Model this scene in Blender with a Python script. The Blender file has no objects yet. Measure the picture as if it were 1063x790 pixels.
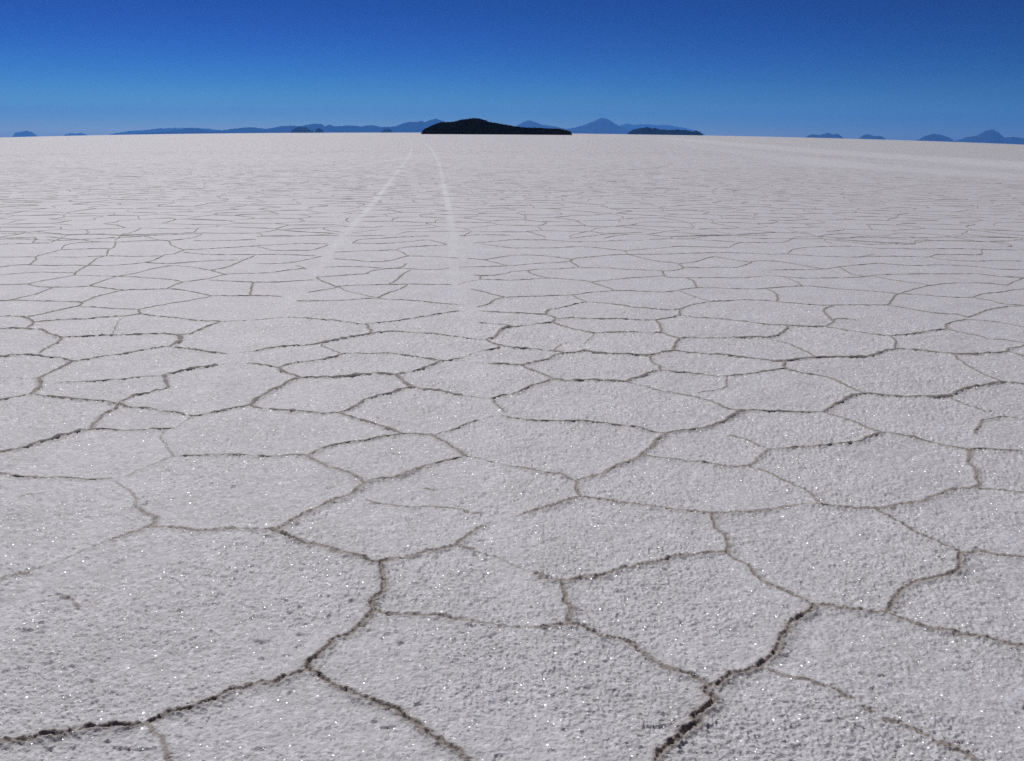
import bpy, math, random
import numpy as np
from mathutils import Matrix, Vector

# ------------------------------------------------------------------ scene
scn = bpy.context.scene
scn.render.engine = 'CYCLES'
rng = np.random.default_rng(11)
AZM0 = math.radians(44)

# photograph frame used for measuring: 1063 x 790
PW, PH = 1063.0, 790.0
FPX = 1.01 * PW
CAM_H = 1.45
HORIZ = 138.0                        # horizon row at the middle of the frame
PITCH = math.atan((PH / 2 - HORIZ) / FPX)
ROLL = 0.00706
Fv = np.array([0, math.cos(PITCH), -math.sin(PITCH)])
R0 = np.array([1.0, 0, 0])
U0 = np.array([0, math.sin(PITCH), math.cos(PITCH)])
Rv = math.cos(ROLL) * R0 + math.sin(ROLL) * U0
Uv = -math.sin(ROLL) * R0 + math.cos(ROLL) * U0


def ray(px, py):
    d = Fv * FPX + Rv * (px - PW / 2) - Uv * (py - PH / 2)
    return d / np.linalg.norm(d)


# the salt flat is not perfectly level: it falls away a little to both sides
def fall(az):
    t = np.tan(np.clip(az, -0.62, 0.62)) * FPX * 1.03
    return 2.57e-5 * t * t / FPX * 0.97


def smooth(a, b, x):
    t = np.clip((x - a) / (b - a), 0, 1)
    return t * t * (3 - 2 * t)


def ground_z(x, y):
    r = np.hypot(x, y)
    az = np.abs(np.arctan2(x, y))
    return -r * fall(az) * smooth(12, 140, r)


def on_ground(px, py):
    d = ray(px, py)
    t = 0.0
    z = 0.0
    for _ in range(40):
        if d[2] > -1e-5:
            t = 60000.0
            break
        t = (CAM_H - z) / -d[2]
        t = min(t, 60000.0)
        z = 0.5 * z + 0.5 * float(ground_z(d[0] * t, d[1] * t))
    return (d[0] * t, d[1] * t)


def mat(name):
    m = bpy.data.materials.new(name)
    m.use_nodes = True
    m.node_tree.nodes.clear()
    return m, m.node_tree.nodes, m.node_tree.links


def mesh_obj(name, verts, faces):
    me = bpy.data.meshes.new(name)
    me.from_pydata(verts, [], faces)
    me.update()
    o = bpy.data.objects.new(name, me)
    scn.collection.objects.link(o)
    return o


def tag(o, label, cat, kind=None, group=None):
    o['label'] = label
    o['category'] = cat
    if kind:
        o['kind'] = kind
    if group:
        o['group'] = group


# ------------------------------------------------------------------ noise
def hash2(ix, iy, seed):
    h = (ix.astype(np.int64) * 374761393 + iy.astype(np.int64) * 668265263 + seed * 974634777) & 0xFFFFFFFF
    h = ((h ^ (h >> 13)) * 1274126177) & 0xFFFFFFFF
    h = ((h ^ (h >> 16)) * 2246822519) & 0xFFFFFFFF
    h = h ^ (h >> 15)
    return (h & 0xFFFFFF).astype(np.float64) / 0xFFFFFF


def vnoise(x, y, scale, seed):
    x = x * scale
    y = y * scale
    ix = np.floor(x)
    iy = np.floor(y)
    fx = x - ix
    fy = y - iy
    ux = fx * fx * fx * (fx * (fx * 6 - 15) + 10)
    uy = fy * fy * fy * (fy * (fy * 6 - 15) + 10)
    a = hash2(ix, iy, seed)
    b = hash2(ix + 1, iy, seed)
    c = hash2(ix, iy + 1, seed)
    d = hash2(ix + 1, iy + 1, seed)
    return (a + (b - a) * ux) * (1 - uy) + (c + (d - c) * ux) * uy


# ------------------------------------------------------------------ the crack network, as walked on the ground
# tiles: (x0, y0) of an enlarged view, four enlarged pixels to one pixel of the photograph; (strength, polyline)
K = 3.996
CRACKS = []


def tile(x0, y0, lines):
    for s, pts in lines:
        pts = [(x0 + a / K, y0 + b / K) for a, b in pts]
        CRACKS.append((s, pts))


tile(0, 600, [
 (1.3, [(-60,692),(20,685),(60,680),(120,675),(165,657),(230,660),(290,650),(370,640),(450,625),(480,615),(530,622),(580,608),(640,590),(690,570),(740,557),(800,540),(850,520),(900,500),(960,462),(1010,455),(1062,445),(1112,437),(1157,432),(1182,408),(1232,398),(1277,385)]),
 (.4, [(600,600),(640,640),(675,660),(680,700),(700,750),(710,800)]),
 (.25, [(210,75),(280,90),(305,110),(320,130)]),
])
tile(266, 600, [
 (1.15, [(215,385),(240,345),(265,310),(300,285),(320,255),(350,238),(390,225),(430,190),(465,155),(485,135),(480,110),(500,80),(525,55),(532,20),(520,-20),(515,-57)]),
 (.6, [(485,135),(540,143),(590,150),(640,148),(700,155),(760,158),(850,172)]),
 (.15, [(850,172),(920,185),(990,195),(1062,210),(1182,215)]),
 (1.1, [(215,385),(260,405),(300,438),(360,455),(410,487),(470,505),(520,525),(570,550),(620,585),(680,615),(720,650),(770,690),(800,710),(850,740),(880,770),(910,800)]),
])
tile(532, 600, [
 (.9, [(120,215),(180,208),(240,207),(270,203),(310,220),(350,238),(390,258),(440,260),(490,280),(520,295),(545,315),(570,340),(620,370),(680,395),(740,415),(790,435),(815,455)]),
 (.75, [(205,15),(210,60),(215,105),(240,130),(235,170),(240,205)]),
 (1.25, [(815,455),(860,437),(910,415),(970,400),(1005,380),(1040,355),(1063,345),(1099,295),(1119,250),(1144,215),(1189,180),(1229,150),(1254,120)]),
 (1.5, [(815,455),(800,480),(835,510),(825,540),(790,560),(750,590),(770,625),(720,640),(700,665),(670,690),(640,715),(615,745),(600,800)]),
])
tile(797, 600, [
 (.7, [(195,120),(160,100),(110,80),(60,55),(30,40),(0,28)]),
 (1.1, [(195,120),(260,130),(310,137),(360,145),(410,150),(450,155),(490,160),(540,180),(590,195),(650,213),(720,228),(780,240),(840,250),(900,258),(950,275),(1000,290),(1063,298),(1120,305)]),
 (.9, [(490,160),(505,130),(520,110),(538,95),(545,65),(575,45),(600,32)]),
 (.6, [(-15,382),(0,388),(60,403),(110,418),(170,425),(210,450),(255,462),(290,480),(330,503),(355,508)]),
 (.6, [(400,548),(435,567)]),
 (.45, [(490,600),(530,612),(590,635),(660,665)]),
 (.55, [(700,690),(760,710),(800,725),(835,750),(870,790)]),
])
tile(0, 460, [
 (.8, [(-60,130),(0,133),(60,140),(130,148),(200,152),(260,148),(310,152),(370,155),(430,153),(465,150)]),
 (.25, [(465,150),(510,145),(560,125),(620,100),(680,75),(720,62),(745,60)]),
 (.85, [(745,60),(800,60),(850,60),(920,57),(980,55),(1063,58)]),
 (.25, [(480,160),(520,195),(560,240),(562,270)]),
 (.8, [(560,270),(590,285),(620,300),(645,330),(625,350)]),
 (.8, [(625,350),(580,370),(520,390),(460,410)]),
 (.3, [(460,410),(400,430),(330,460),(260,490),(180,515),(120,535)]),
 (.9, [(120,535),(80,550),(40,555),(0,570),(-60,590)]),
 (1., [(625,350),(680,355),(740,358),(790,368),(850,368),(930,360),(990,360),(1063,364),(1123,364)]),
 (.3, [(80,230),(120,215),(180,212)]),
])
tile(266, 460, [
 (.8, [(210,60),(260,85),(300,105),(350,120),(385,130),(410,143),(440,155),(450,168)]),
 (1.15, [(60,364),(100,355),(140,335),(180,305),(220,290),(270,265),(330,240),(370,225),(415,200),(435,180),(470,160),(520,152),(580,143),(620,130),(680,105),(730,88),(780,75),(830,65),(870,57)]),
 (.2, [(870,57),(950,70),(1010,85),(1073,100)]),
 (1.1, [(60,364),(110,385),(160,405),(220,418),(280,430),(330,450),(380,462),(430,480),(470,495),(515,502)]),
 (1.1, [(515,502),(560,490),(610,485),(660,465),(710,455),(745,455),(790,440),(830,430)]),
 (.8, [(830,430),(850,410),(890,380),(920,360),(945,345)]),
 (.25, [(945,345),(975,330)]),
 (.8, [(830,430),(860,440),(880,447)]),
 (.3, [(880,447),(940,462),(1000,478),(1063,508),(1123,530),(1158,542)]),
 (.45, [(460,235),(500,250),(560,255),(640,265),(720,265),(800,270),(850,285),(900,297),(930,298)]),
 (.35, [(510,48),(560,42),(590,50),(630,45)]),
 (.4, [(700,190),(730,195)]),
])
tile(532, 460, [
 (.9, [(10,100),(60,108),(120,125),(190,135),(230,150),(265,160)]),
 (1.1, [(265,160),(320,145),(370,128),(420,105),(460,85),(500,72),(540,50),(580,15)]),
 (.7, [(265,160),(265,190),(275,215),(280,230)]),
 (1., [(280,230),(240,240),(180,258),(130,270),(80,285),(50,292)]),
 (.2, [(50,292),(0,310),(-40,325)]),
 (.95, [(280,230),(330,235),(390,243),(450,250),(520,260),(590,268),(650,278),(720,287),(780,293),(830,302)]),
 (.9, [(830,302),(880,298),(930,293),(980,293),(1060,280),(1110,272),(1160,265),(1220,260),(1260,258),(1320,265),(1380,268),(1440,272),(1510,278)]),
 (.7, [(540,50),(600,60),(660,65),(720,72),(800,82),(860,92),(930,98),(980,95)]),
 (.8, [(980,95),(1020,70),(1040,50),(1060,30)]),
 (.45, [(980,95),(1010,105),(1060,128),(1100,145),(1150,165),(1200,190),(1240,215),(1270,245)]),
 (.8, [(830,302),(830,330),(850,360),(880,390),(890,430),(890,460)]),
 (1.15, [(890,460),(840,463),(780,468),(720,472),(650,485),(590,500),(530,510),(470,525),(420,545),(360,560),(300,568),(240,575),(200,577),(150,570),(100,548)]),
 (.6, [(890,460),(930,485),(970,505),(1000,540),(1060,588)]),
])
tile(797, 460, [
 (.95, [(450,278),(500,268),(540,258),(590,252),(640,240),(690,222),(740,207),(790,195),(850,188)]),
 (.6, [(850,188),(900,195),(960,200),(1000,205),(1063,215),(1120,225)]),
 (.7, [(850,188),(875,180),(860,150),(860,125),(840,95),(835,60),(840,42)]),
 (.55, [(450,278),(490,295),(540,325),(570,345),(610,370),(640,385),(690,405),(740,430),(780,450),(800,460)]),
 (.8, [(800,460),(850,455),(900,450),(960,465),(1020,470),(1063,470),(1120,475)]),
 (.95, [(800,460),(790,490),(795,525),(770,545),(720,560),(680,570),(630,575),(597,591)]),
])
tile(0, 340, [
 (.9, [(-60,10),(0,8),(60,5),(120,8),(180,12),(200,25),(240,42),(265,45)]),
 (.7, [(265,45),(240,65),(200,85),(160,108)]),
 (.9, [(265,45),(330,42),(400,38),(470,37),(540,35),(600,33),(670,30),(740,37)]),
 (1., [(740,37),(750,60),(720,75),(690,85)]),
 (.9, [(690,85),(630,92),(570,103),(510,113),(440,122),(370,132),(300,140)]),
 (.8, [(690,85),(740,92),(800,98),(850,105),(900,110),(940,115)]),
 (.25, [(940,115),(1000,108),(1063,103)]),
 (.9, [(-60,125),(0,125),(70,120),(130,118),(160,120),(210,127),(250,130),(300,140)]),
 (.8, [(300,140),(260,165),(220,185),(180,205),(160,210)]),
 (1., [(160,210),(165,240),(160,260),(125,285)]),
 (.3, [(0,212),(50,213),(100,213)]),
 (.8, [(125,285),(70,295),(0,308),(-60,318)]),
 (.8, [(125,285),(180,288),(230,295),(290,300),(340,308),(400,312),(440,315),(490,320)]),
 (.6, [(220,237),(280,233),(350,230),(420,227),(480,222),(540,215),(600,207),(680,203)]),
 (.9, [(680,203),(740,190),(800,180),(860,173),(910,162)]),
 (.25, [(910,162),(960,152),(1030,155)]),
 (.8, [(1030,155),(1063,156),(1103,165),(1153,172)]),
 (.8, [(680,203),(690,230),(695,255),(660,265),(620,275),(590,285),(560,285),(530,300),(490,320)]),
 (.9, [(490,320),(470,345),(440,360),(410,390),(385,410),(380,432)]),
 (.8, [(490,322),(530,337),(580,340),(630,345),(690,355),(740,358),(790,370)]),
 (.4, [(790,370),(830,372)]),
 (1., [(830,372),(870,363),(930,350),(970,338),(1020,332),(1043,328)]),
 (1.2, [(-60,542),(0,530),(60,517),(110,505),(150,490),(200,477),(250,462),(310,447),(350,435),(380,432)]),
 (.9, [(380,432),(440,430),(500,433),(560,432),(620,427),(680,425),(730,422)]),
 (.25, [(730,422),(760,395),(800,373)]),
 (.2, [(720,540),(690,500),(670,460),(690,428)]),
])
tile(266, 340, [
 (.9, [(0,103),(50,95),(100,87),(160,82),(230,78),(270,70)]),
 (.9, [(270,70),(340,60),(400,45),(450,37),(500,27)]),
 (.8, [(500,27),(570,22),(640,27),(700,30),(760,33),(800,40),(860,48)]),
 (.4, [(860,48),(910,52),(950,55)]),
 (.95, [(950,55),(990,45),(1010,20),(1030,5),(1063,2)]),
 (.9, [(950,55),(1000,75),(1063,90)]),
 (.8, [(90,172),(150,155),(220,147),(280,140),(340,125),(355,118)]),
 (.5, [(270,70),(280,87),(310,97),(355,118)]),
 (.8, [(355,118),(420,115),(490,117),(560,115),(610,122),(660,130),(720,137),(770,143)]),
 (.8, [(90,172),(110,190),(150,203),(190,215)]),
 (1., [(190,215),(250,213),(320,213),(390,207),(450,203),(510,200),(550,203),(580,207)]),
 (.9, [(580,207),(630,192),(680,182),(730,160),(770,143)]),
 (.8, [(770,143),(820,137),(860,132)]),
 (.3, [(860,132),(900,112),(940,100)]),
 (.8, [(940,100),(975,95),(1010,83)]),
 (.3, [(770,143),(840,143),(900,150),(960,155)]),
 (.8, [(960,155),(1010,160),(1063,164)]),
 (.9, [(580,207),(610,230),(640,250),(655,257)]),
 (1., [(655,257),(600,265),(560,283),(510,293),(460,307),(430,325),(390,345),(340,362)]),
 (.9, [(655,257),(710,267),(760,272),(810,285),(865,293)]),
 (.25, [(865,293),(920,297),(980,300)]),
 (.9, [(980,300),(1020,290),(1063,283)]),
 (1., [(-20,328),(0,305),(30,285),(70,265),(110,245),(140,230),(190,215)]),
 (.9, [(-20,328),(0,340),(50,347),(100,352),(150,358),(220,363),(280,367),(340,362)]),
 (1., [(340,362),(390,383),(440,393),(490,410),(540,425),(600,445)]),
 (1., [(600,445),(650,448),(710,450),(730,453)]),
 (.7, [(730,453),(780,435),(830,420),(870,405),(925,392)]),
 (.2, [(925,392),(960,380),(1000,370)]),
 (.5, [(983,303),(990,322),(1010,340),(1030,358)]),
 (.8, [(1020,375),(1063,383)]),
 (.9, [(730,453),(770,475),(810,500),(850,525),(870,537)]),
 (1.1, [(0,538),(60,540),(150,535),(210,537)]),
 (1., [(210,537),(260,515),(300,503),(350,490),(420,477),(470,472),(520,460),(560,457),(600,446)]),
])
tile(532, 340, [
 (.3, [(340,30),(320,50),(300,70)]),
 (.4, [(170,98),(200,75),(230,65)]),
 (.9, [(340,30),(420,27),(500,25),(560,27),(615,28)]),
 (.8, [(615,24),(650,40),(690,55)]),
 (.8, [(690,55),(670,80),(668,102)]),
 (.9, [(690,55),(740,47),(800,48),(870,47),(950,45),(1020,43),(1060,45),(1110,30),(1135,10),(1142,0)]),
 (.9, [(0,90),(60,93),(120,98),(170,103),(210,113)]),
 (.9, [(210,113),(270,108),(310,107),(360,113),(420,117),(480,117),(540,120),(570,120)]),
 (.8, [(570,120),(610,110),(668,102)]),
 (.9, [(668,102),(730,107),(800,113),(870,120),(930,125),(990,133),(1063,144),(1110,147),(1126,147)]),
 (.9, [(210,113),(170,125),(130,143),(80,155),(40,165),(0,164)]),
 (.7, [(40,165),(60,178),(110,197),(150,213),(165,225)]),
 (.9, [(165,225),(130,237),(90,247),(50,265),(0,283)]),
 (.9, [(165,225),(220,232),(270,230),(330,227),(400,230),(460,233)]),
 (.9, [(460,233),(500,217),(550,200),(610,183)]),
 (.6, [(570,120),(580,150),(605,165),(610,183)]),
 (.8, [(610,183),(670,190),(730,193),(790,200),(840,207),(890,210)]),
 (.8, [(890,210),(950,203),(1000,195),(1060,188),(1100,182),(1140,182)]),
 (.35, [(890,210),(885,250),(830,265),(760,275)]),
 (.65, [(460,233),(540,247),(600,265),(670,278),(740,290),(800,307),(850,325),(890,340),(930,350)]),
 (1.1, [(950,352),(910,375),(880,390),(840,407),(800,420),(740,427),(680,432),(640,442)]),
 (.85, [(930,350),(950,352),(1010,353),(1063,355)]),
 (1., [(0,383),(60,390),(120,393),(180,393),(240,397),(310,398),(370,398),(415,408),(470,415),(530,425),(600,437),(640,442)]),
 (1.1, [(640,442),(610,460),(580,492)]),
 (.5, [(900,450),(950,460),(1000,480),(1040,500)]),
])
tile(797, 340, [
 (.6, [(240,3),(300,15),(370,25),(430,35),(500,42)]),
 (.8, [(500,42),(560,37),(620,30),(680,17),(740,12)]),
 (.6, [(500,42),(530,60),(525,95)]),
 (.7, [(740,12),(800,25),(860,35),(920,50),(1000,58),(1063,67),(1120,70)]),
 (.6, [(10,52),(70,65),(120,85),(160,105),(200,128)]),
 (1., [(66,147),(70,145),(130,137),(190,130),(260,130),(330,130),(400,127),(440,120),(480,103),(540,95)]),
 (.9, [(540,95),(600,98),(660,103),(720,110),(770,117),(840,117),(900,112),(960,108),(990,102)]),
 (.8, [(990,102),(1010,90),(1063,80),(1120,74)]),
 (.5, [(990,102),(1063,122),(1120,130)]),
 (.5, [(770,117),(810,150),(850,175),(890,195),(940,215),(975,230)]),
 (.7, [(65,148),(65,170),(80,182)]),
 (.7, [(80,182),(130,195),(190,203),(250,215),(290,235),(340,258),(400,282)]),
 (.9, [(400,282),(350,295),(300,315),(260,340),(225,360)]),
 (.9, [(225,360),(160,360),(100,360),(40,357),(0,355)]),
 (1., [(400,282),(470,288),(540,292),(600,295),(660,293),(720,295),(755,287)]),
 (1., [(755,287),(800,267),(850,253),(900,245),(950,235),(990,230)]),
 (.7, [(990,230),(1063,237),(1120,240)]),
 (.45, [(755,287),(765,302),(800,317),(850,335),(900,350),(930,352)]),
 (.6, [(1030,378),(980,375),(940,378),(900,390),(880,410),(860,450)]),
 (.8, [(225,360),(280,380),(330,395),(380,412),(430,435),(470,445)]),
 (.95, [(470,445),(430,460),(380,480),(320,490),(270,495),(220,500),(150,500),(80,505),(0,508)]),
 (.9, [(470,445),(530,452),(580,463),(640,475),(700,490),(760,505),(835,520)]),
 (.9, [(835,520),(900,515),(960,518),(1010,522),(1063,525),(1120,528)]),
])
D_ = .8
tile(0, 240, [(D_, p) for p in [
 [(-60,358),(0,357),(60,357),(110,363),(140,380)], [(140,380),(200,375),(290,370),(380,367),(450,362),(520,357),(580,348)],
 [(140,380),(115,402)], [(110,360),(170,350),(230,335),(290,322),(330,312),(340,298)], [(-60,290),(0,290),(70,288),(150,290),(230,292),(340,297)],
 [(340,298),(390,275),(440,262),(490,250),(520,245)], [(330,315),(420,320),(500,325),(570,327)],
 [(572,327),(640,315),(720,300),(790,290),(850,277),(880,270)], [(572,327),(580,348)], [(580,348),(660,357),(720,365),(800,372),(870,378),(920,380)],
 [(920,380),(870,397),(830,412),(790,430),(745,437)], [(35,288),(90,275),(150,262),(180,250),(220,233)], [(220,233),(300,232),(370,228)],
 [(370,228),(430,235),(480,242),(520,245)], [(520,245),(580,243),(640,242),(690,240)], [(370,228),(410,212),(450,198),(485,188)],
 [(485,188),(560,190),(620,195),(700,200),(760,210)], [(760,210),(720,225),(690,240)], [(690,240),(760,245),(820,258),(880,270)],
 [(880,270),(950,270),(1063,270),(1113,270),(1168,273)], [(485,188),(400,185),(310,183)], [(-60,225),(0,223),(60,222),(110,220),(160,230),(220,233)],
 [(110,220),(170,207),(240,195),(310,183)], [(310,183),(320,165),(360,145),(400,115),(440,103)], [(-60,185),(0,182),(80,175),(160,170),(230,172),(310,174)],
 [(485,188),(560,175),(620,160),(680,147),(730,143)], [(730,143),(800,150),(870,162)], [(870,162),(940,150),(1000,125),(1063,98)],
 [(760,210),(850,200),(920,183),(960,177),(1063,175)], [(870,162),(910,172),(940,180)], [(870,203),(960,208),(1050,212),(1123,212),(1183,210),(1243,205),(1303,203)],
 [(1050,212),(1040,250),(1040,270)], [(-60,158),(0,150),(60,142),(120,140),(200,143),(320,142),(440,143),(530,138),(600,130)],
 [(600,130),(640,120),(680,100),(720,95),(760,80)], [(600,130),(700,135),(800,128),(900,122),(990,120)], [(120,140),(150,118),(150,105),(200,92),(250,78)],
 [(-60,108),(0,108),(80,108),(150,107)], [(200,107),(320,108),(400,105),(440,103),(560,105),(680,103)], [(440,103),(450,80),(475,65),(480,46)],
 [(250,78),(330,75),(420,72),(455,74)], [(255,78),(270,58),(330,48),(400,45),(480,45),(560,42),(660,38),(700,40)], [(700,40),(715,60),(760,78)],
 [(760,78),(830,75),(920,70),(1063,62)], [(760,88),(850,97),(960,98),(1063,97)], [(-60,56),(0,55),(90,52),(210,49)], [(210,48),(250,30),(290,15)],
 [(-60,33),(0,33),(100,33),(230,38),(300,37),(420,30),(530,25),(600,21)], [(600,21),(650,35),(700,40)], [(700,40),(800,27),(840,10)],
 [(0,10),(150,8),(290,15),(400,12),(480,17),(570,20),(700,15),(830,10)], [(800,40),(900,40),(1063,35)]]]
 + [(.4, [(920,380),(1000,377),(1063,372),(1183,362)]), (.3, [(500,365),(480,400),(460,436)])])
tile(266, 240, [(D_, p) for p in [
 [(120,362),(200,367),(290,372),(350,380),(410,387),(455,390)], [(455,390),(520,383),(590,375),(650,365),(700,357),(770,345),(845,333)],
 [(455,390),(465,410),(480,430)], [(170,292),(240,292),(310,290),(390,287),(450,283),(500,281)], [(500,281),(580,287),(660,292),(710,298),(770,303),(840,308)],
 [(500,281),(540,262),(580,247),(615,230),(625,220)], [(215,255),(270,245),(330,235),(350,228),(420,225),(500,223),(570,222),(640,220),(720,222),(810,222)],
 [(250,190),(270,205),(320,225),(345,233)], [(250,190),(320,187),(400,180),(450,177),(480,165),(540,157),(610,155),(700,160),(770,158),(800,153)],
 [(550,222),(580,205),(600,185),(640,160)], [(0,175),(60,172),(130,162),(200,155)], [(165,143),(195,150),(205,158)], [(0,135),(80,135),(150,130),(210,118),(270,105)],
 [(315,115),(400,120),(470,127),(550,123),(600,110),(635,103)], [(270,150),(330,148),(440,148),(540,155),(600,150),(620,135)],
 [(580,78),(610,90),(635,103),(720,105),(840,112)], [(320,88),(420,83),(520,80),(580,78)], [(0,98),(100,97),(250,103)], [(0,62),(40,72),(70,80),(150,80),(230,78),(300,57)],
 [(0,60),(50,58),(180,52),(300,53)], [(400,50),(430,35),(520,30),(600,25),(720,20)], [(580,78),(610,68),(700,62),(790,57)], [(400,50),(520,52),(620,45),(700,37),(740,42),(790,55)],
 [(0,22),(120,22),(260,18),(400,20),(540,18)], [(840,20),(940,15),(1063,18)], [(900,182),(950,185),(1010,180),(1063,168)], [(930,200),(1063,204)], [(930,183),(930,200)],
 [(890,240),(940,252),(990,265),(1030,275),(1063,273)], [(1030,275),(990,285),(960,305),(915,318)], [(920,333),(970,340),(1063,345)],
 [(840,150),(920,148),(1063,144)], [(870,112),(940,118),(1000,110),(1063,100)], [(940,118),(990,130),(1040,142)], [(900,50),(960,45),(1063,36)], [(930,52),(1000,63),(1063,70)]]]
 + [(.5, [(345,233),(380,250),(430,262),(490,278)]), (.4, [(835,222),(880,210),(930,200)]), (.5, [(920,385),(980,390),(1040,393)])])
tile(532, 240, [(D_, p) for p in [
 [(0,345),(70,347),(130,350),(150,330),(200,320),(260,305),(310,296)], [(0,402),(70,395),(130,388),(165,382),(185,370)], [(130,350),(160,360),(185,370)],
 [(185,370),(240,363),(310,367),(390,368),(460,368),(530,372),(590,372)], [(165,382),(190,395),(230,407),(290,420),(340,430)], [(590,372),(640,362),(700,352)],
 [(700,352),(760,360),(850,367),(930,375),(1000,383),(1060,390),(1130,395),(1190,400),(1260,402),(1300,400)], [(590,372),(612,395),(615,424)],
 [(310,296),(370,300),(440,308),(500,318),(560,323),(640,330),(690,325)], [(690,325),(695,352)], [(690,325),(740,310),(790,300),(840,293),(900,292),(960,287),(1060,290),(1120,297),(1180,302),(1260,308),(1300,310)],
 [(0,273),(70,272),(150,270),(230,267),(290,260),(350,253),(420,248)], [(420,248),(490,248),(560,252),(640,253),(690,245),(740,237)],
 [(740,237),(820,235),(900,238),(1000,240),(1060,237),(1120,232),(1180,228),(1230,227)], [(0,203),(70,200),(130,195),(200,197),(260,203),(300,205),(350,220),(400,238),(420,248)],
 [(325,212),(400,203),(480,195),(560,190),(630,185)], [(620,164),(640,190),(700,192),(760,193),(850,193),(950,193),(1063,185)], [(720,193),(755,210),(765,236)],
 [(0,168),(60,163),(130,157),(200,157),(260,151)], [(60,163),(90,180),(150,195)], [(240,125),(270,145),(290,152),(380,152),(460,158),(560,162),(640,165),(690,160),(710,150)],
 [(0,144),(50,138),(120,133),(190,130),(238,126)], [(238,126),(260,113),(330,107),(400,100),(480,97),(560,97),(640,95),(740,92),(840,90),(920,90),(1063,95)],
 [(480,97),(540,112),(600,125),(680,133),(710,150)], [(710,150),(780,152),(860,150),(930,150),(980,135),(1000,125),(1063,123)], [(690,135),(760,127),(830,107),(900,117),(980,128)],
 [(0,100),(80,100),(160,105),(250,118)], [(0,70),(80,70),(170,70),(270,65),(330,67),(400,75),(460,82),(480,97)], [(460,82),(540,75),(620,70),(690,63),(760,65),(840,67),(900,68)],
 [(900,68),(920,55),(960,45)], [(0,35),(80,37),(150,37),(230,43),(300,45),(380,43),(450,38),(540,38)], [(240,30),(330,20),(420,10),(540,5)], [(560,35),(650,32),(740,32),(800,22),(900,15)],
 [(740,35),(840,40),(960,47),(1063,48)], [(700,15),(800,18),(900,17),(1063,18)]]]
 + [(.6, [(250,268),(280,285),(310,296)]), (.5, [(690,248),(760,275),(820,295)])])
tile(797, 240, [(D_, p) for p in [
 [(240,400),(265,385),(290,370),(360,375)], [(740,412),(740,385),(780,375),(825,366)], [(825,358),(870,345),(920,325),(965,318)], [(825,366),(880,372),(960,380),(1063,402),(1120,410)],
 [(500,310),(580,322),(650,335),(720,343),(780,345),(825,358)], [(235,310),(270,310),(340,307),(420,308),(495,308)], [(270,310),(235,325),(240,350),(270,380)],
 [(495,308),(515,285),(540,261),(580,250),(640,232),(700,222),(770,215),(850,215),(920,217),(990,225)], [(168,227),(240,235),(320,242),(400,247),(460,252),(540,261)],
 [(540,261),(620,263),(700,270),(780,275),(850,275)], [(850,275),(890,260),(950,255),(1010,245),(1063,240),(1120,233)], [(850,275),(930,290),(980,303),(1063,308),(1120,312)],
 [(965,318),(1010,312),(1063,310)], [(990,225),(1020,210),(1063,195),(1120,185)], [(0,185),(60,188),(140,195),(230,195),(330,193),(400,190),(430,183)],
 [(430,183),(500,180),(580,178),(680,177),(780,178),(870,178),(950,187),(1063,193)], [(0,162),(80,160),(160,160),(240,157)], [(240,157),(310,147),(380,140),(460,133)],
 [(0,123),(60,128),(130,140),(200,152),(240,157)], [(460,133),(540,140),(620,143),(700,140),(780,142),(860,147),(960,158),(1063,160),(1120,162)], [(300,150),(350,178),(410,188)],
 [(430,185),(530,205),(620,215),(680,225)], [(0,97),(80,95),(150,100),(250,105),(370,108),(440,97)], [(80,95),(110,75),(180,67),(270,63),(380,63)],
 [(370,108),(480,105),(580,105),(670,107),(700,97),(790,98),(880,97),(885,78)], [(670,107),(740,120),(850,125),(960,123),(1063,125)], [(380,63),(460,72),(530,72),(620,75),(740,73),(870,75),(1000,78),(1120,78)],
 [(0,48),(70,45),(110,26)], [(110,25),(200,22),(250,15),(340,10)], [(200,22),(330,28),(460,25),(600,28),(720,25),(850,25),(1063,28)], [(240,35),(330,43),(420,55),(520,53),(610,55)], [(610,55),(620,38),(720,40),(850,43),(1000,45)]]]
 + [(.5, [(60,188),(120,210),(140,229)]), (.8, [(0,240),(35,262),(38,295)])])

# wheel tracks (photograph pixels, centre line), width in metres, strength
TRACKS = [
 (.125, .8, [(424,144.5),(427.8,149.4),(427.2,155.8),(424,163.4),(417.5,172),(409,182.7),(400,194.6),(392.7,204.3),(383,216),(372,228),(357,243),(341,265),(328,283),(306,306),(293,318),(262,345),(235,370),(205,415),(172,460),(128,510),(75,575),(20,640),(-60,740)]),
 (.125, .8, [(432.6,144.5),(441,148),(447.6,154.8),(453,163.4),(457.3,175),(459.5,186),(461.6,196.7),(464.9,209.7),(467,222.6),(469,235.5),(471.3,250.5),(470,268),(471,285),(482,325),(490,370),(498,415),(506,450),(512,490),(520,540),(530,590),(540,650),(560,740),(575,810)]),
 (13.0, .55, [(690,143),(740,147.5),(800,152.5),(913,161),(1063,170),(1250,182)]),
 (5.0, .25, [(673,144),(750,155),(890,172),(1063,184),(1250,196)]),
 (.35, .3, [(575,144),(520,150),(430,162),(330,180)]),
]

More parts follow.
